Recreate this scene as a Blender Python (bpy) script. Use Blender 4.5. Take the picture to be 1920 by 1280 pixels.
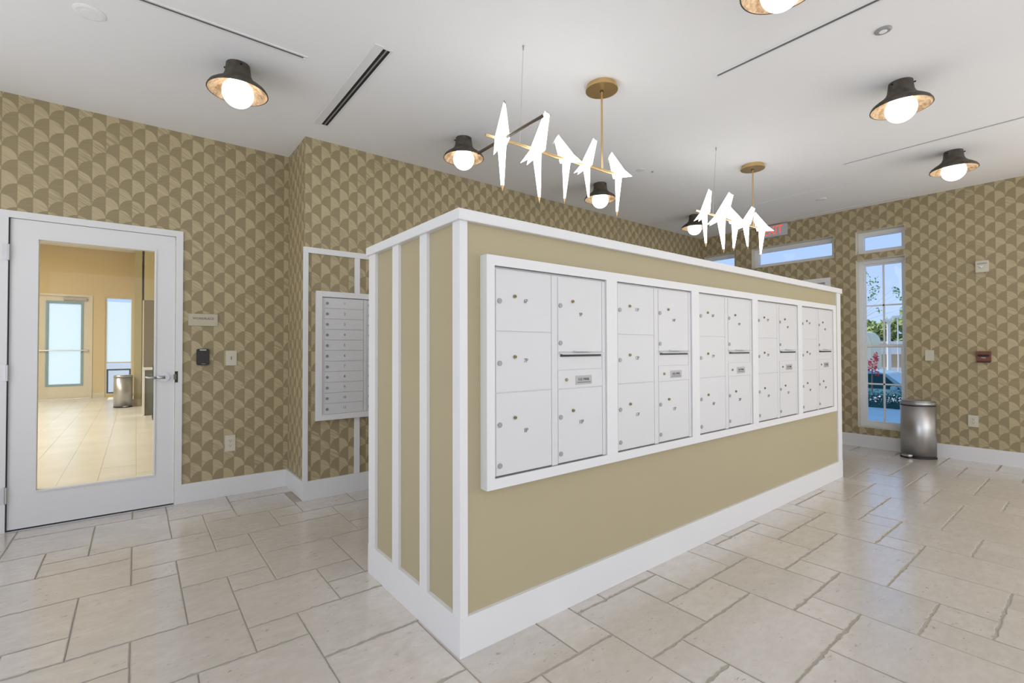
import bpy, bmesh, math, random
from mathutils import Vector, Matrix

# ------------------------------------------------------------------ clear
for o in list(bpy.data.objects):
    bpy.data.objects.remove(o)
SC = bpy.context.scene
COL = SC.collection
random.seed(7)
rad = math.radians

# ------------------------------------------------------------------ camera
FPX, YAW, PITCH, ROLL, CAMZ = 891.9, rad(51.672), rad(0.8616), rad(-0.1648), 1.25
fw = Vector((math.cos(YAW) * math.cos(PITCH), math.sin(YAW) * math.cos(PITCH), math.sin(PITCH)))
rt = Vector((math.sin(YAW), -math.cos(YAW), 0))
up = rt.cross(fw)
r2 = math.cos(ROLL) * rt + math.sin(ROLL) * up
u2 = -math.sin(ROLL) * rt + math.cos(ROLL) * up
cd = bpy.data.cameras.new('camera')
cam = bpy.data.objects.new('camera', cd)
COL.objects.link(cam)
cd.sensor_width = 36.0
cd.lens = FPX / 1920 * 36
cd.clip_start = 0.05
cd.clip_end = 500
cam.matrix_world = Matrix(((r2.x, u2.x, -fw.x, 0), (r2.y, u2.y, -fw.y, 0), (r2.z, u2.z, -fw.z, CAMZ), (0, 0, 0, 1)))
SC.camera = cam

# ------------------------------------------------------------------ view, sky, sun, large lights
SC.view_settings.view_transform = 'Standard'
SC.view_settings.look = 'None'
SC.view_settings.gamma = 1.0
SC.view_settings.use_curve_mapping = False
SC.view_settings.exposure = 0.0

w = bpy.data.worlds.new('sky')
SC.world = w
w.use_nodes = True
nt = w.node_tree
nt.nodes.clear()
wo = nt.nodes.new('ShaderNodeOutputWorld')
bg = nt.nodes.new('ShaderNodeBackground')
tc = nt.nodes.new('ShaderNodeTexCoord')
sp = nt.nodes.new('ShaderNodeSeparateXYZ')
rp = nt.nodes.new('ShaderNodeValToRGB')
nt.links.new(tc.outputs['Generated'], sp.inputs[0])
nt.links.new(sp.outputs['Z'], rp.inputs[0])
rp.color_ramp.elements[0].position = 0.0
rp.color_ramp.elements[0].color = (0.50, 0.66, 0.92, 1)
rp.color_ramp.elements[1].position = 0.45
rp.color_ramp.elements[1].color = (0.27, 0.46, 0.88, 1)
nt.links.new(rp.outputs[0], bg.inputs[0])
bg.inputs[1].default_value = 1.12
nt.links.new(bg.outputs[0], wo.inputs[0])

sd = bpy.data.lights.new('sun', 'SUN')
sd.energy = 4.2
sd.angle = rad(1.0)
sd.color = (1.0, 0.95, 0.86)
so = bpy.data.objects.new('sun', sd)
COL.objects.link(so)
so.rotation_euler = Vector((0.02, -0.74, -0.67)).to_track_quat('-Z', 'Y').to_euler()

REAR_FILL_OPENINGS = [(-1.3, 1.9), (1.0, 1.9), (3.3, 1.9), (5.4, 1.5)]     # x start, width of openings added to the unseen rear wall for fill light
RIGHT_FILL_OPENINGS = [(-2.6, 1.9)]                                         # y start, width of an added, unseen opening that brightens the right side
SIDE_FILL_OPENINGS = [(-2.6, 2.0), (-.2, 2.2), (2.3, 1.9)]                 # y start, width of openings invented in the unseen side wall for fill
XF_LIGHT = 7.30
def window_light(loc, rot, wid, hei, watt, col=(1.0, .895, .755)):  # area lamp added in an unseen opening to brighten the room
    ld = bpy.data.lights.new('window_daylight', 'AREA')
    ld.shape = 'RECTANGLE'
    ld.size = wid
    ld.size_y = hei
    ld.energy = watt
    ld.color = col
    lo = bpy.data.objects.new('window_daylight', ld)
    COL.objects.link(lo)
    lo.location = loc
    lo.rotation_euler = rot
REAR_W, SIDE_W = (18, 9, 19, 30), (46, 8, 20)
for (x0, ww), p in zip(REAR_FILL_OPENINGS, REAR_W):
    window_light((x0 + ww / 2, -3.08, 1.55), (rad(90), 0, 0), ww, 2.4, p, (1, .895, .755) if x0 < 2 else (1, .945, .86))
for (y0, ww), p in zip(SIDE_FILL_OPENINGS, SIDE_W):
    window_light((-1.68, y0 + ww / 2, 1.55), (rad(90), 0, rad(-90)), ww, 2.4, p, (1, .895, .755) if y0 > -1 else (1, .95, .88))

for (y0, ww) in RIGHT_FILL_OPENINGS:
    window_light((XF_LIGHT, y0 + ww / 2, 1.55), (rad(90), 0, rad(90)), ww, 2.4, 62)

LAMP_GLOBE = 3.4        # radiance of the glass globes
LAMP_BIRD = 5.5         # radiance of the paper birds

# ------------------------------------------------------------------ node helpers
def new_mat(name):
    m = bpy.data.materials.new(name)
    m.use_nodes = True
    m.node_tree.nodes.clear()
    return m

class NT:
    def __init__(self, m):
        self.t = m.node_tree
        self.out = self.t.nodes.new('ShaderNodeOutputMaterial')
    def n(self, kind, **kw):
        x = self.t.nodes.new(kind)
        for k, v in kw.items():
            setattr(x, k, v)
        return x
    def link(self, a, b):
        self.t.links.new(a, b)
    def put(self, sock, v):
        if hasattr(v, 'is_linked') or isinstance(v, bpy.types.NodeSocket):
            self.t.links.new(v, sock)
        else:
            sock.default_value = v
    def m(self, op, a, b=None, c=None):
        x = self.n('ShaderNodeMath', operation=op)
        self.put(x.inputs[0], a)
        if b is not None: self.put(x.inputs[1], b)
        if c is not None: self.put(x.inputs[2], c)
        return x.outputs[0]
    def mix(self, f, a, b, blend='MIX'):
        x = self.n('ShaderNodeMix', data_type='RGBA', blend_type=blend)
        self.put(x.inputs['Factor'], f)
        self.put(x.inputs[6], a)
        self.put(x.inputs[7], b)
        return x.outputs[2]
    def noise(self, vec, scale, detail=2, rough=.5):
        x = self.n('ShaderNodeTexNoise')
        if vec is not None: self.put(x.inputs['Vector'], vec)
        x.inputs['Scale'].default_value = scale
        x.inputs['Detail'].default_value = detail
        x.inputs['Roughness'].default_value = rough
        return x.outputs['Fac']
    def xyz(self, a, b, c):
        x = self.n('ShaderNodeCombineXYZ')
        self.put(x.inputs[0], a); self.put(x.inputs[1], b); self.put(x.inputs[2], c)
        return x.outputs[0]
    def pos(self):
        g = self.n('ShaderNodeNewGeometry')
        s = self.n('ShaderNodeSeparateXYZ')
        self.link(g.outputs['Position'], s.inputs[0])
        return g.outputs['Position'], s.outputs[0], s.outputs[1], s.outputs[2]
    def ramp(self, v, p0, p1):
        x = self.n('ShaderNodeMapRange')
        x.clamp = True
        self.put(x.inputs['Value'], v)
        x.inputs['From Min'].default_value = p0
        x.inputs['From Max'].default_value = p1
        return x.outputs[0]
    def bsdf(self, col, rough=.5, metal=0, spec=.5, bump=None, bs=.3, bd=.002):
        b = self.n('ShaderNodeBsdfPrincipled')
        self.put(b.inputs['Base Color'], col)
        self.put(b.inputs['Roughness'], rough)
        b.inputs['Metallic'].default_value = metal
        b.inputs['Specular IOR Level'].default_value = spec
        if bump is not None:
            k = self.n('ShaderNodeBump')
            k.inputs['Strength'].default_value = bs
            k.inputs['Distance'].default_value = bd
            self.link(bump, k.inputs['Height'])
            self.link(k.outputs[0], b.inputs['Normal'])
        self.link(b.outputs[0], self.out.inputs[0])
        return b

def c4(*c):
    return (c[0], c[1], c[2], 1)

def simple(name, col, rough=.5, metal=0, spec=.5, var=.04, scale=6, bump=0):
    """plain procedural surface with a faint large-scale noise in tone"""
    m = new_mat(name); t = NT(m)
    o = t.n('ShaderNodeTexCoord').outputs['Object']
    f = t.noise(o, scale, 3)
    a = c4(*[max(0, x * (1 - var)) for x in col])
    b = c4(*[min(1, x * (1 + var)) for x in col])
    bp = t.noise(o, 90, 2) if bump else None
    t.bsdf(t.mix(f, a, b), rough, metal, spec, bp, bump)
    return m

def emit(name, col, strength):
    m = new_mat(name); t = NT(m)
    e = t.n('ShaderNodeEmission')
    e.inputs[0].default_value = c4(*col)
    e.inputs[1].default_value = strength
    t.link(e.outputs[0], t.out.inputs[0])
    return m

def glass(name, tint=(1, 1, 1), gloss=.5):
    """thin pane: clear with a fresnel reflection"""
    m = new_mat(name); t = NT(m)
    tr = t.n('ShaderNodeBsdfTransparent'); tr.inputs[0].default_value = c4(*tint)
    gl = t.n('ShaderNodeBsdfGlossy'); gl.inputs['Roughness'].default_value = .02
    fr = t.n('ShaderNodeFresnel'); fr.inputs[0].default_value = 1.45
    mx = t.n('ShaderNodeMixShader')
    t.link(t.m('MULTIPLY', fr.outputs[0], gloss), mx.inputs[0])
    t.link(tr.outputs[0], mx.inputs[1]); t.link(gl.outputs[0], mx.inputs[2])
    t.link(mx.outputs[0], t.out.inputs[0])
    return m

def frosted(name, col):
    m = new_mat(name); t = NT(m)
    a = t.n('ShaderNodeBsdfTranslucent'); a.inputs[0].default_value = c4(*col)
    b = t.n('ShaderNodeBsdfDiffuse'); b.inputs[0].default_value = c4(*col)
    mx = t.n('ShaderNodeMixShader'); mx.inputs[0].default_value = .2
    t.link(a.outputs[0], mx.inputs[1]); t.link(b.outputs[0], mx.inputs[2])
    t.link(mx.outputs[0], t.out.inputs[0])
    return m

def wallpaper(name, axis, sign, u0, z0, W=.078, P=.0833):
    """printed scallop paper: every scale has a plain dark left half and a streaked pale right half"""
    m = new_mat(name); t = NT(m)
    _, X, Y, Z = t.pos()
    co = X if axis == 'x' else Y
    u = t.m('DIVIDE', t.m('SUBTRACT', t.m('MULTIPLY', co, sign), u0), W)
    mi = t.m('FLOOR', u)
    f = t.m('SUBTRACT', u, mi)
    par = t.m('FLOORED_MODULO', mi, 2.0)
    def arc(q):
        return t.m('MULTIPLY', t.m('SUBTRACT', 1.0, t.m('SQRT', t.m('MAXIMUM', t.m('SUBTRACT', 1.0, t.m('MULTIPLY', q, q)), 0.0))), P)
    g = t.m('SUBTRACT', 1.0, f)
    zl = t.m('SUBTRACT', t.m('ADD', t.m('MULTIPLY', par, P), z0), arc(f))
    zd = t.m('SUBTRACT', t.m('ADD', t.m('MULTIPLY', t.m('SUBTRACT', 1.0, par), P), z0), arc(g))
    el = t.m('SUBTRACT', zl, Z); ed = t.m('SUBTRACT', zd, Z)
    dl = t.m('FLOORED_MODULO', el, 2 * P); dd = t.m('FLOORED_MODULO', ed, 2 * P)
    isl = t.m('LESS_THAN', dl, dd)
    nl = t.m('FLOOR', t.m('DIVIDE', el, 2 * P)); nd = t.m('FLOOR', t.m('DIVIDE', ed, 2 * P))
    idn = t.m('ADD', t.m('MULTIPLY', isl, nl), t.m('MULTIPLY', t.m('SUBTRACT', 1.0, isl), t.m('ADD', nd, 91.0)))
    wn = t.n('ShaderNodeTexWhiteNoise', noise_dimensions='2D')
    t.link(t.xyz(mi, idn, 0.0), wn.inputs['Vector'])
    rnd = wn.outputs['Value']
    uu = t.m('MULTIPLY', u, W)
    def streak(ang, fa, fb, off):
        ca, sa = math.cos(rad(ang)), math.sin(rad(ang))
        a = t.m('ADD', t.m('MULTIPLY', uu, ca * fa), t.m('MULTIPLY', Z, sa * fa))
        b = t.m('ADD', t.m('MULTIPLY', uu, -sa * fb), t.m('MULTIPLY', Z, ca * fb))
        return t.noise(t.xyz(a, t.m('ADD', b, t.m('MULTIPLY', rnd, 37.0)), off), 1.0, 2.5, .65)
    sl = t.ramp(streak(-31, 5, 130, 0.0), .42, .60)
    sdk = t.ramp(streak(14, 4, 120, 3.0), .3, .7)
    amp = t.m('ADD', t.m('MULTIPLY', rnd, .70), .25)
    LIGHT, LDARK, DARK, DDARK = c4(.505, .42, .258), c4(.33, .268, .155), c4(.325, .265, .152), c4(.288, .232, .130)
    light = t.mix(t.m('MULTIPLY', sl, amp), LIGHT, LDARK)
    dark = t.mix(sdk, DARK, DDARK)
    col = t.mix(isl, dark, light)
    dmin = t.m('MINIMUM', dl, dd)
    line = t.m('MULTIPLY', t.m('LESS_THAN', dmin, .0022), .35)
    col = t.mix(line, col, c4(.13, .10, .05))
    vert = t.m('MULTIPLY', t.m('LESS_THAN', t.m('MINIMUM', f, g), .014), .3)
    col = t.mix(vert, col, c4(.13, .10, .05))
    t.bsdf(col, .5, 0, .3)
    return m

def stone(name):
    m = new_mat(name); t = NT(m)
    P, X, Y, Z = t.pos()
    oi = t.n('ShaderNodeObjectInfo').outputs['Random']
    off = t.m('MULTIPLY', oi, 50.0)
    v = t.xyz(t.m('MULTIPLY', X, 1.0), t.m('MULTIPLY', Y, 2.2), off)
    big = t.noise(v, 2.2, 4, .6)
    v2 = t.xyz(t.m('MULTIPLY', X, 1.0), t.m('MULTIPLY', Y, 1.8), off)
    fine = t.noise(v2, 14, 5, .7)
    base = t.mix(t.ramp(big, .3, .7), c4(.61, .56, .495), c4(.68, .63, .57))
    base = t.mix(t.ramp(fine, .35, .75), base, c4(.56, .505, .44))
    tone = t.m('ADD', t.m('MULTIPLY', oi, .10), .95)
    mul = t.xyz(tone, tone, tone)
    base = t.mix(1.0, base, mul, 'MULTIPLY')
    # small open pits of the stone, drawn out along the bed
    v3 = t.xyz(t.m('MULTIPLY', X, 22.0), t.m('MULTIPLY', Y, 46.0), off)
    pit = t.ramp(t.noise(v3, 1.0, 3, .75), .635, .68)
    reg = t.ramp(t.noise(v, 3.5, 2), .42, .6)
    pit = t.m('MULTIPLY', pit, reg)
    base = t.mix(t.m('MULTIPLY', pit, .65), base, c4(.26, .22, .175))
    rough = t.m('ADD', .20, t.m('MULTIPLY', fine, .10))
    b_ = t.bsdf(base, rough, 0, .8, t.m('SUBTRACT', t.m('MULTIPLY', fine, .4), pit), .14, .003)
    b_.inputs['Coat Weight'].default_value = .8          # sealed stone
    b_.inputs['Coat Roughness'].default_value = .2
    return m

def brushed(name, col, rough=.3):
    m = new_mat(name); t = NT(m)
    o = t.n('ShaderNodeTexCoord').outputs['Object']
    s = t.n('ShaderNodeSeparateXYZ'); t.link(o, s.inputs[0])
    f = t.noise(t.xyz(t.m('MULTIPLY', s.outputs[0], 160.0), t.m('MULTIPLY', s.outputs[1], 160.0), t.m('MULTIPLY', s.outputs[2], 3.0)), 1, 2)
    t.bsdf(t.mix(f, c4(*[x * .95 for x in col]), c4(*col)), t.m('ADD', rough - .01, t.m('MULTIPLY', f, .02)), 1.0)
    return m

def hammered(name, a, b, rough, metal, scale):
    m = new_mat(name); t = NT(m)
    o = t.n('ShaderNodeTexCoord').outputs['Object']
    f = t.ramp(t.noise(o, scale, 4, .65), .35, .68)
    t.bsdf(t.mix(f, c4(*a), c4(*b)), rough, metal, .4, f, .5, .003)
    return m

def foliage(name, a, b):
    m = new_mat(name); t = NT(m)
    P, X, Y, Z = t.pos()
    f = t.ramp(t.noise(P, 5, 3), .3, .7)
    t.bsdf(t.mix(f, c4(*a), c4(*b)), .6, 0, .2)
    return m

M = {}
M['white'] = simple('white_paint', (.765, .765, .76), .45, 0, .4, .01)
M['ceil'] = simple('ceiling_paint', (.89, .89, .89), .9, 0, .1, .01)
M['metalwhite'] = simple('white_enamel', (.675, .675, .675), .42, 0, .4, .01)
M['panel'] = simple('khaki_panel', (.445, .385, .245), .6, 0, .3, .015)
M['wp_left'] = wallpaper('scallop_paper_left', 'x', 1, .358, .992)
M['wp_mid'] = wallpaper('scallop_paper_middle', 'x', 1, 1.23, 2.15)
M['wp_far'] = wallpaper('scallop_paper_right', 'y', -1, -1.318, 2.346)
M['stone'] = stone('tumbled_limestone')
M['grout'] = simple('grout', (.46, .42, .355), .95, 0, .05, .12, 40)
M['edge'] = simple('rough_tile_edge', (.50, .46, .395), .95, 0, .05, .12, 40)
M['brass'] = simple('brushed_brass', (.62, .43, .20), .36, .85, .5, .05, 20)
M['bronze'] = simple('dark_bronze', (.10, .085, .065), .4, .6, .5, .1, 20)
M['shade_out'] = hammered('dark_shade', (.055, .047, .035), (.12, .103, .08), .55, .2, 18)
M['shade_in'] = hammered('gold_leaf_lining', (.30, .185, .095), (.74, .55, .36), .55, .05, 26)
M['globe'] = emit('lit_opal_glass', (1, .955, .87), LAMP_GLOBE)
M['black'] = simple('black_plastic', (.012, .012, .012), .45)
M['dark'] = simple('dark_gap', (.02, .02, .02), .8)
M['darkgrey'] = simple('dark_grey_metal', (.10, .10, .10), .5, .3)
M['lock'] = simple('satin_lock', (.34, .34, .34), .45, .25)
M['keyhole'] = simple('brass_lock', (.25, .21, .10), .4, .8)
M['chrome'] = simple('satin_chrome', (.56, .56, .56), .38, 1.0)
M['steel'] = brushed('brushed_steel', (.52, .52, .53), .40)
M['ink'] = simple('grey_ink', (.10, .10, .10), .6)
M['ink_light'] = simple('pale_ink', (.16, .15, .12), .6)
M['plate'] = simple('aluminium_plate', (.42, .42, .42), .5, .2)
M['cream'] = simple('cream_plastic', (.62, .58, .46), .45, 0, .4, .01)
M['sign'] = simple('beige_sign', (.52, .47, .35), .5, 0, .4, .02)
M['brown'] = simple('maroon_plastic', (.17, .045, .02), .4)
M['reader'] = simple('brown_black_plastic', (.018, .012, .006), .35)
M['glass'] = glass('clear_pane', (1, 1, 1), .22)
M['doorglass'] = glass('door_pane', (.96, .97, .96), .5)
M['frost'] = frosted('frosted_film', (.80, .88, .92))
M['beige'] = simple('beige_wall', (.62, .50, .295), .8, 0, .2, .02, 2)
M['olive'] = simple('olive_wall', (.45, .40, .23), .8, 0, .2, .02, 2)
M['slab'] = simple('grey_brown_laminate', (.20, .175, .12), .4, 0, .4, .12, 5)
M['greystone'] = simple('grey_stone_front', (.16, .165, .14), .5, 0, .4, .2, 6)
M['plank'] = hammered('pale_oak_plank', (.66, .645, .61), (.76, .745, .715), .28, 0, 1.5)
M['doorframe'] = simple('beige_frame', (.62, .57, .46), .5)
M['greyframe'] = simple('blue_grey_frame', (.22, .33, .38), .5)
M['navy'] = simple('navy_frame', (.02, .04, .07), .5)
M['downlight'] = emit('lit_downlight', (1, .93, .78), 4)
M['exitred'] = emit('lit_red_letters', (1, .12, .08), 1.1)
M['exitbody'] = simple('clear_grey_sign', (.55, .57, .60), .3)
M['tube'] = simple('bright_white_metal', (.88, .88, .88), .3)
M['slotgrey'] = simple('grey_slot', (.13, .13, .13), .5)
M['flange'] = simple('diffuser_flange', (.80, .80, .80), .5)
M['pave'] = simple('blue_grey_paving', (.09, .21, .33), .6, 0, .4, .15, 1.2)  # blue of the outdoor shade is put into the paving colour
M['asphalt'] = simple('grey_asphalt', (.35, .38, .40), .8, 0, .2, .1, .5)
M['hedge'] = foliage('clipped_hedge', (.02, .09, .10), (.05, .19, .19))
M['tree'] = foliage('tree_foliage', (.22, .30, .08), (.50, .56, .24))
M['leafm'] = foliage('young_leaves', (.04, .13, .05), (.14, .30, .07))
M['bark'] = simple('bark', (.16, .12, .08), .8)
M['redleaf'] = foliage('red_leaves', (.42, .03, .05), (.60, .12, .14))
M['petal'] = simple('white_petals', (.80, .72, .74), .6)
M['carpaint'] = simple('pale_blue_car_paint', (.24, .40, .47), .25, 0, .6, .02)
M['carglass'] = simple('dark_teal_car_glass', (.01, .06, .07), .15)
M['stucco'] = simple('tan_stucco', (.55, .40, .24), .8, 0, .2, .04, 1)
M['bldwhite'] = simple('white_stucco', (.82, .78, .70), .8)
M['pale'] = simple('pale_yellow_canvas', (.82, .75, .50), .7)

# paper birds: a translucent shell lit from inside
def paper(name, s):
    m = new_mat(name); t = NT(m)
    o = t.n('ShaderNodeTexCoord').outputs['Object']
    f = t.noise(o, 9, 2)
    e = t.n('ShaderNodeEmission')
    t.link(t.mix(f, c4(.97, .97, .96), c4(1, 1, 1)), e.inputs[0])
    e.inputs[1].default_value = s
    d = t.n('ShaderNodeBsdfDiffuse'); d.inputs[0].default_value = c4(.8, .8, .8)
    ad = t.n('ShaderNodeAddShader')
    t.link(e.outputs[0], ad.inputs[0]); t.link(d.outputs[0], ad.inputs[1])
    t.link(ad.outputs[0], t.out.inputs[0])
    return m
M['paper'] = paper('lit_folded_paper', LAMP_BIRD)

# ------------------------------------------------------------------ mesh helpers
class MB:
    def __init__(self):
        self.v = []; self.f = []
    def box(self, x0, x1, y0, y1, z0, z1):
        i = len(self.v)
        self.v += [(x, y, z) for z in (z0, z1) for y in (y0, y1) for x in (x0, x1)]
        self.f += [tuple(i + k for k in q) for q in ((0, 2, 3, 1), (4, 5, 7, 6), (0, 1, 5, 4), (2, 6, 7, 3), (0, 4, 6, 2), (1, 3, 7, 5))]
        return self
    def poly(self, pts, faces):
        i = len(self.v)
        self.v += [tuple(p) for p in pts]
        self.f += [tuple(i + k for k in q) for q in faces]
        return self
    def prism(self, outline, axis, a, b):
        """extrude a 2-D outline: axis 'x' outline=(y,z), 'y' outline=(x,z), 'z' outline=(x,y)"""
        n = len(outline); i = len(self.v)
        for c in (a, b):
            for p, q in outline:
                self.v.append((c, p, q) if axis == 'x' else (p, c, q) if axis == 'y' else (p, q, c))
        self.f.append(tuple(i + k for k in range(n - 1, -1, -1)))
        self.f.append(tuple(i + n + k for k in range(n)))
        for k in range(n):
            j = (k + 1) % n
            self.f.append((i + k, i + j, i + n + j, i + n + k))
        return self
    def lathe(self, prof, cx=0, cy=0, seg=32, closed=False):
        """profile (r,z) turned about the vertical"""
        i = len(self.v); n = len(prof)
        for r, z in prof:
            for s in range(seg):
                a = 2 * math.pi * s / seg
                self.v.append((cx + r * math.cos(a), cy + r * math.sin(a), z))
        rows = n if closed else n - 1
        for k in range(rows):
            k2 = (k + 1) % n
            for s in range(seg):
                s2 = (s + 1) % seg
                self.f.append((i + k * seg + s, i + k * seg + s2, i + k2 * seg + s2, i + k2 * seg + s))
        return self
    def tube(self, p, q, r, seg=10, r1=None):
        p = Vector(p); q = Vector(q); d = (q - p).normalized()
        a = d.orthogonal().normalized(); b = d.cross(a)
        r1 = r if r1 is None else r1
        i = len(self.v)
        for c, rr in ((p, r), (q, r1)):
            for s in range(seg):
                t = 2 * math.pi * s / seg
                self.v.append(tuple(c + rr * (math.cos(t) * a + math.sin(t) * b)))
        for s in range(seg):
            s2 = (s + 1) % seg
            self.f.append((i + s, i + s2, i + seg + s2, i + seg + s))
        self.f.append(tuple(i + s for s in range(seg - 1, -1, -1)))
        self.f.append(tuple(i + seg + s for s in range(seg)))
        return self
    def frame(self, axis, a0, a1, b0, b1, wid, d0, d1, bot=None, top=None):
        """rectangular ring of four bars; axis 'y': spans x,z with depth in y; axis 'x': spans y,z"""
        bot = wid if bot is None else bot; top = wid if top is None else top
        for (p0, p1, q0, q1) in ((a0, a0 + wid, b0, b1), (a1 - wid, a1, b0, b1), (a0 + wid, a1 - wid, b0, b0 + bot), (a0 + wid, a1 - wid, b1 - top, b1)):
            if axis == 'y': self.box(p0, p1, d0, d1, q0, q1)
            else: self.box(d0, d1, p0, p1, q0, q1)
        return self
    def mesh(self, name, off=(0, 0, 0), smooth=False):
        me = bpy.data.meshes.new(name)
        me.from_pydata([(x - off[0], y - off[1], z - off[2]) for x, y, z in self.v], [], self.f)
        bm = bmesh.new(); bm.from_mesh(me)
        bmesh.ops.recalc_face_normals(bm, faces=bm.faces)
        bm.to_mesh(me); bm.free()
        if smooth:
            for p in me.polygons: p.use_smooth = True
        me.update()
        return me

def bevel_mesh(me, w):
    bm = bmesh.new(); bm.from_mesh(me)
    bmesh.ops.bevel(bm, geom=list(bm.edges), offset=w, segments=2, affect='EDGES', clamp_overlap=True)
    bm.to_mesh(me); bm.free()
    return me

def wloc(o):
    p = Vector((0, 0, 0))
    while o is not None:
        p += o.location
        o = o.parent
    return p

def link(o, parent=None):
    COL.objects.link(o)
    if parent is not None: o.parent = parent
    return o

def obj(name, mb, mat, parent=None, smooth=False, bev=0, local=False):
    """one mesh object; coordinates are world ones unless local"""
    off = (0, 0, 0) if (parent is None or local) else tuple(wloc(parent))
    me = mb if isinstance(mb, bpy.types.Mesh) else mb.mesh(name, off, smooth)
    if bev: bevel_mesh(me, bev)
    if not me.materials: me.materials.append(M[mat])
    return link(bpy.data.objects.new(name, me), parent)

def tag(o, label=None, cat=None, group=None, kind=None):
    if label: o['label'] = label
    if cat: o['category'] = cat
    if group: o['group'] = group
    if kind: o['kind'] = kind
    return o

def thing(name, loc, label=None, cat=None, group=None, kind=None):
    o = bpy.data.objects.new(name, None)
    o.location = loc
    o.empty_display_size = .1
    link(o)
    return tag(o, label, cat, group, kind)

def copy_tree(o, parent=None):
    c = o.copy(); COL.objects.link(c); c.parent = parent
    for ch in list(o.children): copy_tree(ch, c)
    return c

def B(*a): return MB().box(*a)

_DG = None
def text_mesh(s, size, face='-y', extrude=.0004, sx=1.0):
    """lettering as a mesh, centred on its own middle"""
    cu = bpy.data.curves.new('lettering', 'FONT')
    cu.body = s; cu.size = size; cu.extrude = extrude
    cu.align_x = 'CENTER'; cu.align_y = 'CENTER'; cu.resolution_u = 3
    o = bpy.data.objects.new('lettering', cu); COL.objects.link(o)
    me = bpy.data.meshes.new_from_object(o.evaluated_get(bpy.context.evaluated_depsgraph_get()))
    bpy.data.objects.remove(o); bpy.data.curves.remove(cu)
    for v in me.vertices:
        x, y, z = v.co.x * sx, v.co.y, v.co.z
        v.co = (x, -z, y) if face == '-y' else (-z, -x, y)
    me.materials.clear()
    me.update()
    return me

def lettering(name, s, size, loc, mat, parent, face='-y', sx=1.0, ext=.0004):
    me = text_mesh(s, size, face, ext, sx)
    me.materials.append(M[mat])
    o = link(bpy.data.objects.new(name, me), parent)
    o.location = Vector(loc) - (wloc(parent) if parent else Vector())
    return o

# ------------------------------------------------------------------ main dimensions
CE = 3.03                       # ceiling
YL, YP, XP, XF = 4.72, 4.17, 1.10, 7.22
XS, YR = -1.6, -3.0             # unseen side and rear walls
T = .16                         # wall thickness

# ------------------------------------------------------------------ floor with its stone tiles
fl = obj('floor', B(XS - T, XF + .3, YR - T, YL + T, -.2, -.0042), 'grout')
tag(fl, kind='structure')
MODX, MODY, X0, Y0 = .2067, .2085, 1.023, 1.380
TILES = [(0, 2, 0, 3), (4, 7, 3, 5), (5, 7, 5, 6), (1, 2, 3, 4), (1, 3, 4, 6), (2, 3, 0, 2), (2, 4, 2, 4), (3, 4, 1, 2), (3, 4, 4, 5), (3, 5, 5, 7), (4, 6, 1, 3), (5, 6, 0, 1)]
rng = random.Random(3)
def tile_mb(wx, wy, step=.04):
    g = .0022
    pts = []
    def run(ax, ay, bx, by, jit):
        n = max(2, int(math.hypot(bx - ax, by - ay) / (step if jit < .002 else step * .45)))
        nx, ny = (by - ay), -(bx - ax)
        l = math.hypot(nx, ny); nx /= l; ny /= l
        for k in range(n):
            s = (k + rng.uniform(-.3, .3)) / n if k else 0
            j = abs(rng.gauss(0, jit)) if k else .002
            pts.append((ax + (bx - ax) * s - nx * j, ay + (by - ay) * s - ny * j))
    x0, x1, y0, y1 = g * .6, wx - g * .6, g, wy - g
    run(x0, y0, x1, y0, .0042); run(x1, y0, x1, y1, .0008); run(x1, y1, x0, y1, .0042); run(x0, y1, x0, y0, .0008)
    n = len(pts)
    cx, cy = wx / 2, wy / 2
    mb = MB()
    ring0 = [(x, y, -.0075) for x, y in pts]
    ring1 = [(x, y, -.0016) for x, y in pts]
    ring2 = [(x + (cx - x) * .006 / max(.1, abs(cx - x) + abs(cy - y)), y + (cy - y) * .006 / max(.1, abs(cx - x) + abs(cy - y)), 0.0) for x, y in pts]
    faces = []
    for k in range(n):
        j = (k + 1) % n
        faces.append((k, j, n + j, n + k)); faces.append((n + k, n + j, 2 * n + j, 2 * n + k))
    faces.append(tuple(2 * n + k for k in range(n)))
    mb.poly(ring0 + ring1 + ring2, faces)
    return mb
def tile_mesh(wx, wy):
    me = tile_mb(wx, wy).mesh('floor_tile')
    me.materials.append(M['stone']); me.materials.append(M['edge'])
    for p in me.polygons:
        p.material_index = 0 if len(p.vertices) > 4 else 1
    return me
tile_meshes = {}
for ti, (a, b, c, d) in enumerate(TILES):
    tile_meshes[ti] = []
    for q in range(3):
        me = tile_mesh((b - a) * MODX, (d - c) * MODY)
        tile_meshes[ti].append(me)
def proj(x, y, z):
    d = Vector((x, y, z - CAMZ)); dz = d.dot(fw)
    if dz < .05: return None
    return 960 + FPX * d.dot(r2) / dz, 640 - FPX * d.dot(u2) / dz
rest = MB()
cand = []
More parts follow.
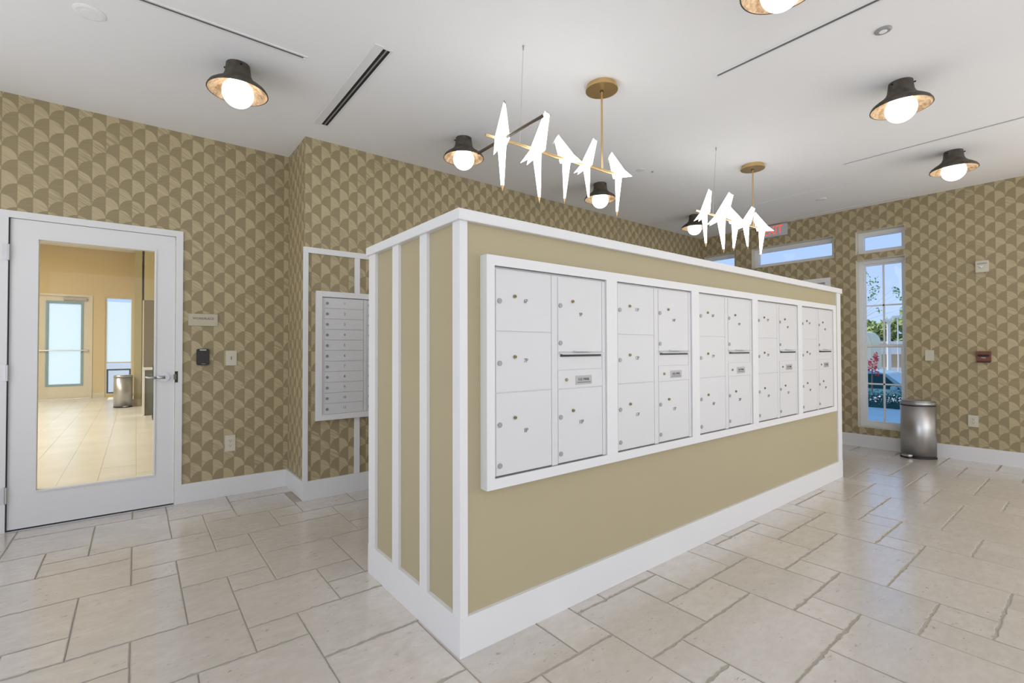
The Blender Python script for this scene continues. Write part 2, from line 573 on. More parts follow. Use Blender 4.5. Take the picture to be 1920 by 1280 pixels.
for I in range(-4, 7):
    for J in range(-5, 5):
        for ti, (a, b, c, d) in enumerate(TILES):
            x0 = X0 + (6 * I + a) * MODX; x1 = X0 + (6 * I + b) * MODX
            y0 = Y0 + (6 * J + c) * MODY; y1 = Y0 + (6 * J + d) * MODY
            cx0, cx1, cy0, cy1 = max(x0, XS), min(x1, XF), max(y0, YR), min(y1, YL)
            if cx1 - cx0 < .02 or cy1 - cy0 < .02: continue
            if x0 > 1.05 and x1 < 5.36 and y0 > 1.66 and y1 < 2.59: continue       # under the kiosk
            if x0 > XP and cy0 > YP: continue                                     # inside the thick wall
            whole = (cx0, cx1, cy0, cy1) == (x0, x1, y0, y1) and not (x1 > XP and y1 > YP)
            pr = [proj(x, y, 0) for x in (cx0, cx1) for y in (cy0, cy1)]
            vis = all(pr) and min(p[0] for p in pr) < 1925 and max(p[0] for p in pr) > -5 and min(p[1] for p in pr) < 1285
            hid = cx0 > 1.6 and cx1 < 5.2 and cy0 > 2.6                            # behind the kiosk
            size = 0
            if vis and not hid:
                size = (max(p[0] for p in pr) - min(p[0] for p in pr)) * (max(p[1] for p in pr) - min(p[1] for p in pr))
            cand.append((size, ti, x0, y0, (cx0, cx1, cy0, cy1), whole))
cand.sort(key=lambda c: -c[0])
for n, (size, ti, x0, y0, cl, whole) in enumerate(cand):
    if n < 296 and size > 0:
        if whole:
            o = bpy.data.objects.new('floor_tile', rng.choice(tile_meshes[ti]))
            o.location = (x0, y0, rng.uniform(-.0006, .0006))
        else:
            cx0, cx1, cy0, cy1 = cl
            if cx1 > XP and cy1 > YP:
                cy1 = min(cy1, YP) if cx0 > XP - .1 else cy1
            me = tile_mesh(cx1 - cx0, cy1 - cy0)
            o = bpy.data.objects.new('floor_tile', me)
            o.location = (cx0, cy0, 0)
        link(o, fl)
    else:
        cx0, cx1, cy0, cy1 = cl
        rest.box(cx0 + .003, cx1 - .003, cy0 + .003, cy1 - .003, -.0075, 0)
ro = obj('remaining_floor_tiles', rest, 'stone', fl)
ro['kind'] = 'stuff'

# ------------------------------------------------------------------ walls and ceiling
tag(obj('ceiling', B(XS - T, XF + T, YR - T, YL + T, CE, CE + 1.3), 'ceil'), kind='structure')
DX0, DX1, DZ = -.745, .298, 2.215         # outer size of the door frame in the left wall
wl = MB().box(XS - T, DX0 + .01, YL, YL + T, 0, CE).box(DX1 - .01, XP, YL, YL + T, 0, CE).box(DX0 + .01, DX1 - .01, YL, YL + T, DZ - .01, CE)
tag(obj('wall_left', wl, 'wp_left'), kind='structure')
wm = obj('wall_middle', B(XP, XF + T, YP, YL + T, 0, CE), 'wp_mid')
tag(wm, kind='structure')
me = wm.data
me.materials.append(M['wp_far'])
for p in me.polygons:
    if abs(p.normal.x) > .5: p.material_index = 1
sw = MB()
ys_ = YR
for y0, ww in SIDE_FILL_OPENINGS:
    sw.box(XS - T, XS, ys_, y0, 0, CE).box(XS - T, XS, y0, y0 + ww, 0, .35).box(XS - T, XS, y0, y0 + ww, 2.75, CE)
    ys_ = y0 + ww
sw.box(XS - T, XS, ys_, YL, 0, CE)
tag(obj('wall_side', sw, 'white'), kind='structure')
rw = MB()
xs = XS - T
for x0, ww in REAR_FILL_OPENINGS:
    rw.box(xs, x0, YR - T, YR, 0, CE).box(x0, x0 + ww, YR - T, YR, 0, .35).box(x0, x0 + ww, YR - T, YR, 2.75, CE)
    xs = x0 + ww
rw.box(xs, XF + T, YR - T, YR, 0, CE)
tag(obj('wall_rear', rw, 'white'), kind='structure')

# far wall on the right with its openings (y0,y1,z0,z1)
WIN = [(1.535, 2.035, .245, 2.36), (3.60, 4.10, .245, 2.36)]
TRANS = [(1.535, 2.035, 2.435, 2.725), (2.275, 3.345, 2.435, 2.725), (3.60, 4.10, 2.435, 2.725)]
DOOR2 = (2.33, 3.30, 0.0, 2.17)
ops = WIN + TRANS + [DOOR2] + [(y0, y0 + ww, .35, 2.75) for y0, ww in RIGHT_FILL_OPENINGS]  # last entry is the opening added out of view for fill light
ys = sorted({YR, YP} | {v for o_ in ops for v in o_[:2]})
zs = sorted({0, CE} | {v for o_ in ops for v in o_[2:]})
wf = MB()
for a, b in zip(ys, ys[1:]):
    runs = []
    for c, d in zip(zs, zs[1:]):
        ym, zm = (a + b) / 2, (c + d) / 2
        if any(o_[0] < ym < o_[1] and o_[2] < zm < o_[3] for o_ in ops): continue
        if runs and abs(runs[-1][1] - c) < 1e-6: runs[-1][1] = d
        else: runs.append([c, d])
    for c, d in runs: wf.box(XF, XF + T + .04, a, b, c, d)
tag(obj('wall_right', wf, 'wp_far'), kind='structure')

# baseboards
BH = .155
bb = MB().box(DX1, XP - .016, YL - .016, YL, 0, BH)
tag(obj('baseboard_left', bb, 'white', bev=.002), kind='structure')
bb = MB().box(XP - .016, XP, YP - .016, YL, 0, BH).box(XP, XF - .016, YP - .016, YP, 0, BH)
tag(obj('baseboard_middle', bb, 'white'), kind='structure')
bb = MB().box(XF - .016, XF, YR, DOOR2[0] - .05, 0, BH).box(XF - .016, XF, DOOR2[1] + .05, YP - .016, 0, BH)
tag(obj('baseboard_right', bb, 'white'), kind='structure')

# white battens framing the papered panel behind the wall mailboxes
tr = thing('trim_1', (XP, YP, 0), kind='structure')
obj('batten', B(XP - .016, XP + .024, YP - .018, YP, BH, 2.055), 'white', tr, bev=.002)
obj('rail', B(XP - .016, 6.9, YP - .018, YP, 2.055, 2.103), 'white', tr, bev=.002)
for k in range(13):
    x = 1.515 + .438 * k
    if x < 6.9: obj('batten', B(x, x + .047, YP - .016, YP, BH, 2.055), 'white', tr, bev=.002)

# ------------------------------------------------------------------ windows of the far wall
def window(n, y0, y1, z0, z1, kind):
    w_ = thing('window_%d' % n, (XF, (y0 + y1) / 2, z0), kind='structure')
    fx0, fx1 = XF + .10, XF + .19
    fw_ = .045
    obj('frame', MB().frame('x', y0, y1, z0, z1, fw_, fx0, fx1), 'white', w_)
    obj('reveal', MB().frame('x', y0, y1, z0, z1, .005, XF + .0015, fx0), 'cream', w_)
    a, b, c, d = y0 + fw_, y1 - fw_, z0 + fw_, z1 - fw_
    if kind == 'transom':
        obj('sash', MB().frame('x', a, b, c, d, .014, fx0 + .02, fx1 - .02), 'white', w_)
        obj('pane', B(fx0 + .035, fx0 + .041, a + .01, b - .01, c + .01, d - .01), 'glass', w_)
    else:
        zm = 1.272
        for lo, hi, dx, wd in ((c, zm + .02, .012, .032), (zm - .02, d, .04, .022)):
            s_ = obj('sash', MB().frame('x', a, b, lo, hi, wd, fx0 + dx, fx0 + dx + .026), 'white', w_)
            ym, zmm = (a + b) / 2, (lo + hi) / 2
            xm = fx0 + dx + .013
            for p0, p1, q0, q1 in ((a + wd, ym, lo + wd, zmm), (ym, b - wd, lo + wd, zmm), (a + wd, ym, zmm, hi - wd), (ym, b - wd, zmm, hi - wd)):
                obj('pane', B(xm - .003, xm + .003, p0, p1, q0, q1), 'glass', s_)
            obj('muntin', B(xm - .009, xm + .009, ym - .009, ym + .009, lo + wd, hi - wd), 'white', s_)
            obj('muntin', B(xm - .009, xm + .009, a + wd, b - wd, zmm - .009, zmm + .009), 'white', s_)
        obj('sash_lock', MB().box(fx0 + .0, fx0 + .03, (y0 + y1) / 2 - .03, (y0 + y1) / 2 + .03, zm + .02, zm + .032), 'white', w_)
    return w_
window(1, *WIN[0], 'tall')
window(2, *TRANS[0], 'transom')
window(3, *TRANS[1], 'transom')
window(4, *TRANS[2], 'transom')
window(5, *WIN[1], 'tall')

# exit door beneath the long transom
d2 = thing('door_2', (XF, 2.815, 0), kind='structure')
obj('door_frame', MB().frame('x', DOOR2[0] - .012, DOOR2[1] + .012, 0, DOOR2[3] + .012, .06, XF - .012, XF + .12, bot=.001), 'white', d2)
lf = obj('door_leaf', MB().frame('x', DOOR2[0] + .055, DOOR2[1] - .055, .012, DOOR2[3] - .055, .12, XF + .03, XF + .075, bot=.25, top=.13), 'white', d2)
obj('door_pane', B(XF + .049, XF + .057, DOOR2[0] + .17, DOOR2[1] - .17, .25, DOOR2[3] - .18), 'glass', lf)
obj('push_bar', MB().tube((XF - .03, DOOR2[0] + .1, 1.02), (XF - .03, DOOR2[1] - .1, 1.02), .018).box(XF - .03, XF + .03, DOOR2[0] + .1, DOOR2[0] + .14, 1.0, 1.04).box(XF - .03, XF + .03, DOOR2[1] - .14, DOOR2[1] - .1, 1.0, 1.04), 'chrome', lf)

# ------------------------------------------------------------------ glazed door of the left wall
d1 = thing('door_1', (-.22, YL, 0), kind='structure')
obj('door_frame', MB().frame('y', DX0 - .09, DX1, 0, DZ, .048, YL - .012, YL + T, bot=.001, top=.048).box(DX0 - .042, -.694, YL - .010, YL + T, 0, DZ - .048), 'white', d1, bev=.0015)
LX0, LX1, LZ0, LZ1 = -.688, .246, .012, 2.1645
GX0, GX1, GZ0, GZ1 = -.557, .124, .250, 2.045
leaf = obj('door_leaf', MB().box(LX0, GX0, YL + .005, YL + .05, LZ0, LZ1).box(GX1, LX1, YL + .005, YL + .05, LZ0, LZ1).box(GX0, GX1, YL + .005, YL + .05, LZ0, GZ0).box(GX0, GX1, YL + .005, YL + .05, GZ1, LZ1), 'white', d1)
obj('glazing_bead', MB().frame('y', GX0, GX1, GZ0, GZ1, .011, YL - .003, YL + .058), 'white', leaf)
obj('door_pane', B(GX0 + .006, GX1 - .006, YL + .024, YL + .030, GZ0 + .006, GZ1 - .006), 'doorglass', leaf)
obj('threshold_gap', B(LX0, LX1, YL + .01, YL + .045, .001, .011), 'dark', leaf)  # black strip stands in for the shade under the leaf
for hz in (1.925, 1.093, .255):
    h_ = obj('hinge', MB().tube((-.692, YL - .012, hz - .055), (-.692, YL - .012, hz + .055), .0075).box(-.722, -.695, YL - .0135, YL - .0105, hz - .055, hz + .055), 'chrome', d1)
    obj('pin', MB().tube((-.692, YL - .012, hz - .06), (-.692, YL - .012, hz + .06), .004), 'darkgrey', h_)
obj('hinge_gap', B(-.6935, -.6885, YL - .0105, YL + .05, .01, 2.165), 'dark', d1)  # black strip stands in for shade in the gap beside the hinges
lev = obj('lever_handle', MB().tube((.180, YL + .006, 1.03), (.180, YL - .006, 1.03), .034, 28).tube((.180, YL, 1.03), (.180, YL - .052, 1.03), .0115, 16), 'chrome', leaf, smooth=False)
obj('lever', MB().tube((.184, YL - .048, 1.03), (.13, YL - .05, 1.030), .0125, 14, .0105).tube((.13, YL - .05, 1.03), (.058, YL - .046, 1.031), .0105, 14, .0085), 'chrome', lev, smooth=True)
obj('thumb_turn', MB().tube((.180, YL - .006, 1.03), (.180, YL - .012, 1.03), .022, 20), 'chrome', lev)
st = obj('strike_plate', B(.247, .268, YL - .0145, YL - .0115, .985, 1.075), 'black', d1)
obj('latch', MB().prism([(.240, YL - .0145), (.258, YL - .0145), (.240, YL - .024)], 'z', 1.008, 1.052), 'chrome', st)

# ------------------------------------------------------------------ mail kiosk in the middle
KX0, KX1, KY0, KY1, KH = 1.03, 5.39, 1.646, 2.612, 1.822
ko = thing('mail_kiosk', (3.2, 2.13, 0), 'long khaki free-standing mailbox wall with white trim in the middle of the room', 'mail kiosk')
obj('core', B(KX0 + .018, KX1 - .018, KY0 + .016, KY1 - .016, 0.001, KH - .03), 'panel', ko)
BT = .160
obj('baseboard', MB().box(KX0, KX1, KY0, KY0 + .018, 0.0005, BT).box(KX0, KX1, KY1 - .018, KY1, 0.0005, BT).box(KX0, KX0 + .02, KY0 + .018, KY1 - .018, 0.0005, BT).box(KX1 - .02, KX1, KY0 + .018, KY1 - .018, 0.0005, BT), 'white', ko)
CB = 1.776
obj('cap', B(KX0 - .011, KX1 + .011, KY0 - .011, KY1 + .011, CB, KH), 'white', ko, bev=.002)
for x0, x1 in ((KX0, KX0 + .042), (KX1 - .105, KX1)):
    for y0, y1 in ((KY0, KY0 + .060), (KY1 - .094, KY1)):
        obj('corner_post', B(x0 + .002, x1 - .002, y0 + .002, y1 - .002, BT, CB), 'white', ko)
for y0, y1 in ((1.929, 1.999), (2.226, 2.299)):
    obj('batten', B(KX0 + .003, KX0 + .02, y0, y1, BT, CB), 'white', ko)
    obj('batten', B(KX1 - .02, KX1 - .003, y0, y1, BT, CB), 'white', ko)
# white surround holding the five mailbox cabinets
FX0, FX1, FZ0, FZ1 = 1.143, 5.158, .660, 1.645
UX = [1.184 + .7965 * k for k in range(5)]
UW, UZ0, UZ1 = .714, .704, 1.602
FY = 1.614
sr = MB()
sr.box(FX0, FX1, FY, KY0 + .02, FZ0, UZ0).box(FX0, FX1, FY, KY0 + .02, UZ1, FZ1)
xs = FX0
for x in UX:
    sr.box(xs, x, FY, KY0 + .02, UZ0, UZ1); xs = x + UW
sr.box(xs, FX1, FY, KY0 + .02, UZ0, UZ1)
obj('mailbox_surround', sr, 'white', ko)

# ------------------------------------------------------------------ mailbox cabinets
def cyl_y(x, z, r, y0, y1, seg=20):
    return MB().tube((x, y0, z), (x, y1, z), r, seg)
DL = [('door', .010, .330, 1.3255, 1.588), ('door', .010, .330, 1.0625, 1.3225), ('door', .010, .330, .712, 1.0595)]
DR = [('door', .373, .683, 1.2345, 1.586), ('door', .373, .683, .712, 1.0565)]
# per door: lock disc (dx,z), extra disc or None, key lock, number position
LOCKS = {0: ((.030, 1.454), None, (.113, 1.478), (.176, 1.460)),
         1: ((.030, 1.188), None, (.113, 1.214), (.176, 1.196)),
         2: ((.030, .926), (.030, .753), (.113, .950), (.176, .888)),
         3: ((.389, 1.453), (.389, 1.276), (.472, 1.477), (.528, 1.415)),
         4: ((.389, .926), (.389, .754), (.472, .951), (.528, .891))}
FD = 1.621     # front of the doors
mesh_cache = {}
def cached(key, build, mat):
    if key not in mesh_cache:
        me = build().mesh(key if isinstance(key, str) else str(key[0])); me.materials.append(M[mat]); mesh_cache[key] = me
    return mesh_cache[key]
ORD = ['first', 'second', 'third', 'fourth', 'fifth']
RANGE = [(6, 10), (11, 15), (16, 20), (21, 25), (26, 30)]
for k, ux in enumerate(UX):
    base = Vector((ux, FD, UZ0))
    n0 = RANGE[k][0]
    t = thing('parcel_cabinet', base, 'white parcel locker cabinet numbered %dP to %dP, %s of five from the near corner' % (n0, n0 + 4, ORD[k]), 'mailbox', 'parcel cabinets in the kiosk front')
    def pt(name, key, build, mat, parent):
        me = cached(key, build, mat)
        return link(bpy.data.objects.new(name, me), parent)
    def L(x0, x1, y0, y1, z0, z1):     # box in cabinet coordinates (y from the door front inward)
        return lambda: B(x0, x1, y0, y1, z0 - UZ0, z1 - UZ0)
    pt('body', 'body', L(.001, UW - .001, .0045, .035, UZ0 + .002, UZ1 - .003), 'metalwhite', t)
    pt('face_rail', 'rail_mid', L(.3335, .370, .001, .01, UZ0 + .003, UZ1 - .012), 'metalwhite', t)
    pt('face_rail', 'rail_right', L(.6865, .711, .001, .01, UZ0 + .003, UZ1 - .012), 'metalwhite', t)
    pt('top_gap', 'top_gap', L(.004, UW - .004, .002, .008, UZ1 - .009, UZ1 - .004), 'lock', t)  # grey strip standing in for the shadow line above the doors
    for di, (nm, x0, x1, z0, z1) in enumerate(DL + DR):
        dk = 'door_%d' % di
        if dk not in mesh_cache:
            me = B(x0, x1, 0, .016, z0 - UZ0, z1 - UZ0).mesh('door'); bevel_mesh(me, .0018); me.materials.append(M['metalwhite']); mesh_cache[dk] = me
        d = link(bpy.data.objects.new('locker_door', mesh_cache[dk]), t)
        disc, disc2, key, num = LOCKS[di]
        for q, dd in enumerate((disc, disc2)):
            if dd:
                pt('disc_lock', 'disc_%d_%d' % (di, q), lambda: cyl_y(dd[0], dd[1] - UZ0, .0112, -.004, .002), 'lock', d)
                
        pt('key_lock', 'key_%d' % di, lambda: cyl_y(key[0], key[1] - UZ0, .0078, -.006, .002, 16), 'keyhole', d)
        pt('keyhole', 'slot_%d' % di, lambda: B(key[0] - .005, key[0] + .005, -.0066, -.0055, key[1] - UZ0 - .0015, key[1] - UZ0 + .0015), 'dark', d)
        lettering('number', '%dP' % (n0 + di), .0265, (ux + num[0], FD - .0006, num[1]), 'ink', d, sx=.86)
    # outgoing mail slot
    pt('slot_panel', 'slot_panel', L(.373, .683, .002, .014, 1.150, 1.231), 'metalwhite', t)
    pt('slot_opening', 'slot_opening', L(.389, .676, .0005, .004, 1.2105, 1.2225), 'black', t)
    def hood():
        m_ = MB()
        m_.prism([(.003, 1.2345 - UZ0), (-.020, 1.2245 - UZ0), (-.020, 1.2215 - UZ0), (.003, 1.2255 - UZ0)], 'x', .385, .680)
        return m_
    pt('slot_hood', 'slot_hood', hood, 'metalwhite', t)
    pt('hood_grip', 'hood_grip', L(.475, .585, -.012, .002, 1.2355, 1.2395), 'metalwhite', t)
    pd = pt('mail_plate_door', 'plate_door', L(.373, .683, 0, .014, 1.0605, 1.1465), 'metalwhite', t)
    pp = pt('mail_plate', 'plate', L(.490, .604, -.0015, .001, 1.074, 1.118), 'plate', pd)
    tag(pp, 'brushed metal plate lettered U.S. MAIL')
    lettering('plate_lettering', 'U.S. MAIL', .0185, (ux + .547, FD - .0026, 1.099), 'ink', pd, sx=1.05)
    pt('plate_rule', 'plate_rule', L(.500, .594, -.0022, -.0012, 1.0835, 1.0865), 'ink', pd)
    pt('key_lock', 'key_plate', lambda: cyl_y(.428, 1.101 - UZ0, .0075, -.005, .002, 16), 'keyhole', pd)
    pt('bottom_gap', 'bottom_gap', L(.004, UW - .004, .002, .008, UZ0 + .001, UZ0 + .006), 'darkgrey', t)  # dark strip paints the shade in the gap below the doors

# letter boxes on the papered wall behind the kiosk
WY = YP - .030
wt = thing('letterbox_cabinet', (1.183, WY, .649), 'white wall cabinet of narrow letterbox doors numbered 1 to 11, behind the kiosk', 'mailbox')
obj('surround', MB().frame('y', 1.183, 2.055, .649, 1.741, .048, WY - .008, YP - .001), 'white', wt, bev=.002)
obj('body', B(1.231, 2.007, WY + .006, YP - .001, .697, 1.693), 'metalwhite', wt)
obj('top_gap', B(1.234, 2.004, WY + .002, WY + .007, 1.6885, 1.6925), 'darkgrey', wt)  # dark strip in place of the shadow line over the top row
PZ = .0899
for c, (x0, x1) in enumerate(((1.253, 1.586), (1.622, 1.955))):
    for i in range(11):
        z1 = 1.6865 - PZ * i; z0 = z1 - PZ + .0035
        if c == 1 and i in (4, 5):
            if i == 4:
                d = obj('mail_slot_panel', B(x0, x1, WY, WY + .012, z0 - PZ, z1), 'metalwhite', wt)
                obj('slot_opening', B(x0 + .02, x1 - .02, WY - .001, WY + .002, z0 - .006, z0 + .006), 'black', d)
            continue
        d = obj('letterbox_door', B(x0, x1, WY, WY + .012, z0, z1), 'metalwhite', wt)
        zc = (z0 + z1) / 2
        obj('lock', cyl_y(x0 + .020, zc - .003, .0125, WY - .005, WY + .001), 'lock', d)
        obj('keyhole', B(x0 + .019, x0 + .021, WY - .006, WY - .004, zc - .008, zc + .002), 'dark', d)
        if c == 0:
            lettering('number', str(i + 1), .031, (x0 + .168, WY - .0006, zc), 'ink', d, sx=.95)
obj('mid_rail', B(1.590, 1.618, WY + .001, WY + .008, .70, 1.687), 'metalwhite', wt)

# ------------------------------------------------------------------ things on the left wall
t = thing('door_sign', (.44, YL, 1.497), 'small beige sign reading WORKPLACE beside the glazed door', 'sign')
obj('plaque', B(.336, .543, YL - .010, YL, 1.447, 1.547), 'sign', t, bev=.0015)
obj('lower_strip', B(.346, .533, YL - .0115, YL - .008, 1.452, 1.470), 'sign', t)
lettering('lettering', 'WORKPLACE', .0255, (.440, YL - .0112, 1.508), 'ink_light', t, sx=.98)
t = thing('card_reader', (.438, YL, 1.187), 'black door access reader on the wallpaper under the sign', 'card reader')
obj('housing', B(.393, .483, YL - .024, YL, 1.120, 1.255), 'reader', t, bev=.006)
obj('light_bar', B(.415, .461, YL - .0248, YL - .022, 1.243, 1.250), 'chrome', t)
obj('maker_mark', B(.428, .456, YL - .0246, YL - .022, 1.131, 1.134), 'lock', t)

def wall_plate(name, label, cat, c, axis, wid, hei, kind):
    t = thing(name, c, label, cat)
    x, y, z = c
    def bx(a0, a1, d0, d1, z0, z1):
        return B(x + a0, x + a1, y - d1, y - d0, z + z0, z + z1) if axis == 'y' else B(x - d1, x - d0, y + a0, y + a1, z + z0, z + z1)
    obj('cover', bx(-wid / 2, wid / 2, 0, .007, -hei / 2, hei / 2), 'cream', t, bev=.002)
    if kind == 'outlet':
        for s in (-1, 1):
            so_ = obj('socket', bx(-.0165, .0165, .006, .009, s * .0205 - .0145, s * .0205 + .0145), 'cream', t)
            for a in (-.007, .007):
                obj('slot', bx(a - .0012, a + .0012, .0085, .0095, s * .0205 - .001, s * .0205 + .009), 'dark', so_)
            obj('earth_hole', bx(-.0025, .0025, .0085, .0095, s * .0205 - .010, s * .0205 - .005), 'dark', so_)
    elif kind == 'switch':
        r_ = obj('rocker', bx(-.016, .016, .006, .010, -.033, .033), 'cream', t, bev=.001)
        obj('dimmer_marks', bx(-.0035, .0035, .0098, .0108, -.014, .014), 'ink_light', r_)
    else:
        obj('screw', bx(-.003, .003, .006, .009, -.003, .003), 'lock', t)
wall_plate('dimmer_switch', 'cream dimmer switch plate beside the black card reader', 'switch', (.645, YL, 1.176), 'y', .082, .128, 'switch')
wall_plate('power_outlet', 'cream twin power outlet low on the wall beside the glazed door', 'outlet', (.640, YL, .446), 'y', .080, .138, 'outlet')
wall_plate('blank_plate', 'cream cover plate on the wall above the steel bin', 'switch', (XF, 1.326, 1.158), 'x', .080, .122, 'blank')
wall_plate('power_outlet', 'cream power outlet low on the wall right of the steel bin', 'outlet', (XF, .968, .440), 'x', .084, .126, 'outlet')

# fire alarm pull station and strobe
t = thing('pull_station', (XF, .875, 1.145), 'small maroon fire alarm pull station on the right wall', 'fire alarm')
obj('housing', B(XF - .035, XF, .818, .932, 1.083, 1.207), 'brown', t, bev=.004)
obj('pull_bar', B(XF - .044, XF - .03, .83, .92, 1.150, 1.172), 'dark', t, bev=.003)
obj('lower_lip', B(XF - .040, XF - .03, .825, .925, 1.092, 1.100), 'dark', t)
lettering('lettering', 'FIRE', .020, (XF - .0362, .875, 1.136), 'cream', t, '-x')
t = thing('alarm_strobe', (XF, .875, 2.125), 'cream fire alarm strobe high on the right wall', 'fire alarm')
obj('housing', B(XF - .03, XF, .822, .928, 2.064, 2.190), 'cream', t, bev=.004)
obj('sounder_grille', B(XF - .032, XF - .028, .836, .914, 2.152, 2.166), 'lock', t)
obj('lens', MB().prism([(.850, 2.135), (.900, 2.135), (.875, 2.105)], 'x', XF - .045, XF - .028), 'chrome', t)

# exit sign
t = thing('exit_sign', (XF, 3.0, 2.855), 'grey lit sign with red EXIT letters high on the right wall', 'exit sign')
obj('housing', B(XF - .045, XF - .002, 2.835, 3.185, 2.848, 3.012), 'exitbody', t, bev=.004)
obj('face', B(XF - .0475, XF - .044, 2.855, 3.165, 2.862, 3.0), 'exitbody', t)
lettering('lettering', 'EXIT', .175, (XF - .0485, 3.015, 2.93), 'exitred', t, '-x', sx=.72)

# ------------------------------------------------------------------ steel pedal bins
def d_outline(hw, dep, n=22, back=.03):
    """semi-round plan: flat back at +x, round front towards -x"""
    pts = []
    for k in range(n + 1):
        a = math.pi / 2 + math.pi * k / n
        ca, sa = math.cos(a), math.sin(a)
        e = .75
        pts.append((-abs(ca) ** e * dep, math.copysign(abs(sa) ** e, sa) * hw))
    pts += [(back, -hw), (back + .02, -hw + .02), (back + .02, hw - .02), (back, hw)]
    return pts
def make_bin(name, label, loc, rot, hgt, sc_):
    t = thing(name, loc, label, 'bin', 'steel pedal bins')
    t.rotation_euler = (0, 0, rot)
    def P(o, z0, z1, m, parent, nm, off=1.0, smooth=False):
        me = MB().prism([(x * off, y * off) for x, y in o], 'z', z0, z1).mesh(nm)
        me.materials.append(M[m])
        if smooth:
            for p in me.polygons: p.use_smooth = abs(p.normal.z) < .5
        return link(bpy.data.objects.new(nm, me), parent)
    o_ = d_outline(.152 * sc_, .185 * sc_)
    P(o_, .001, .022, 'black', t, 'base', 1.02)
    P(o_, .022, hgt - .058, 'steel', t, 'body', 1.0, True)
    P(o_, hgt - .058, hgt - .046, 'black', t, 'gasket', .985)
    ld_ = P(o_, hgt - .046, hgt - .012, 'steel', t, 'lid', 1.015, True)
    P(o_, hgt - .012, hgt, 'steel', ld_, 'lid_top', .93, True)
    pd_ = MB().prism([(-.175 * sc_, -.055), (-.225 * sc_, -.045), (-.24 * sc_, 0), (-.225 * sc_, .045), (-.175 * sc_, .055)], 'z', .018, .040).mesh('pedal')
    bevel_mesh(pd_, .006); pd_.materials.append(M['chrome'])
    pe = link(bpy.data.objects.new('pedal', pd_), t)
    pb = MB().prism([(-.17 * sc_, -.06), (-.225 * sc_, -.052), (-.24 * sc_, 0), (-.225 * sc_, .052), (-.17 * sc_, .06)], 'z', .003, .018).mesh('pedal_base')
    pb.materials.append(M['black'])
    link(bpy.data.objects.new('pedal_base', pb), pe)
    return t
make_bin('pedal_bin', 'brushed steel semi-round pedal bin beside the tall window', (7.06, 1.385, 0), rad(-28), .645, 1.0)

# ------------------------------------------------------------------ ceiling lamps
def ceiling_lamp(x, y, label):
    t = thing('ceiling_lamp', (x, y, CE), label, 'ceiling lamp', 'flared ceiling lamps')
    out = [(.066, 0), (.070, -.035), (.073, -.06), (.083, -.085), (.105, -.108), (.135, -.128), (.158, -.146), (.168, -.163), (.170, -.172)]
    inn = [(.164, -.172), (.160, -.164), (.150, -.152), (.128, -.136), (.098, -.117), (.074, -.095), (.062, -.08)]
    def mk(nm, prof, mat, parent, closed=False):
        if nm not in mesh_cache:
            me = MB().lathe(prof, seg=40, closed=closed).mesh(nm, smooth=True); me.materials.append(M[mat]); mesh_cache[nm] = me
        return link(bpy.data.objects.new(nm, mesh_cache[nm]), parent)
    s = mk('lamp_shade', out + [(.164, -.172)], 'shade_out', t)
    mk('shade_lining', inn + [(.0, -.078)], 'shade_in', s)
    r = .088; zc = -.178
    prof = [(max(.0005, r * math.sin(math.pi * k / 18)), zc + r * math.cos(math.pi * k / 18)) for k in range(19)]
    mk('glass_globe', prof, 'globe', t)
    for a in (0, 2.1, 4.2):
        c_, s_ = math.cos(a + .6), math.sin(a + .6)
        obj('screw', MB().tube((.066 * c_, .066 * s_, -.022), (.080 * c_, .080 * s_, -.022), .005, 8), 'black', t, local=True)
    return t
ceiling_lamp(.49, 3.38, 'dark flared ceiling lamp nearest the glazed door')
ceiling_lamp(2.165, 3.39, 'dark flared ceiling lamp just left of the near bird chandelier')
ceiling_lamp(3.925, 3.42, 'dark flared ceiling lamp seen low between the birds of the near chandelier')
ceiling_lamp(5.86, 3.46, 'dark flared ceiling lamp behind the leftmost bird of the far chandelier')
ceiling_lamp(2.255, .90, 'dark flared ceiling lamp cut off by the top edge of the picture')
ceiling_lamp(4.02, .865, 'dark flared ceiling lamp at upper right beside the small downlight')
ceiling_lamp(5.815, .88, 'dark flared ceiling lamp above the right wall near the fire alarm strobe')

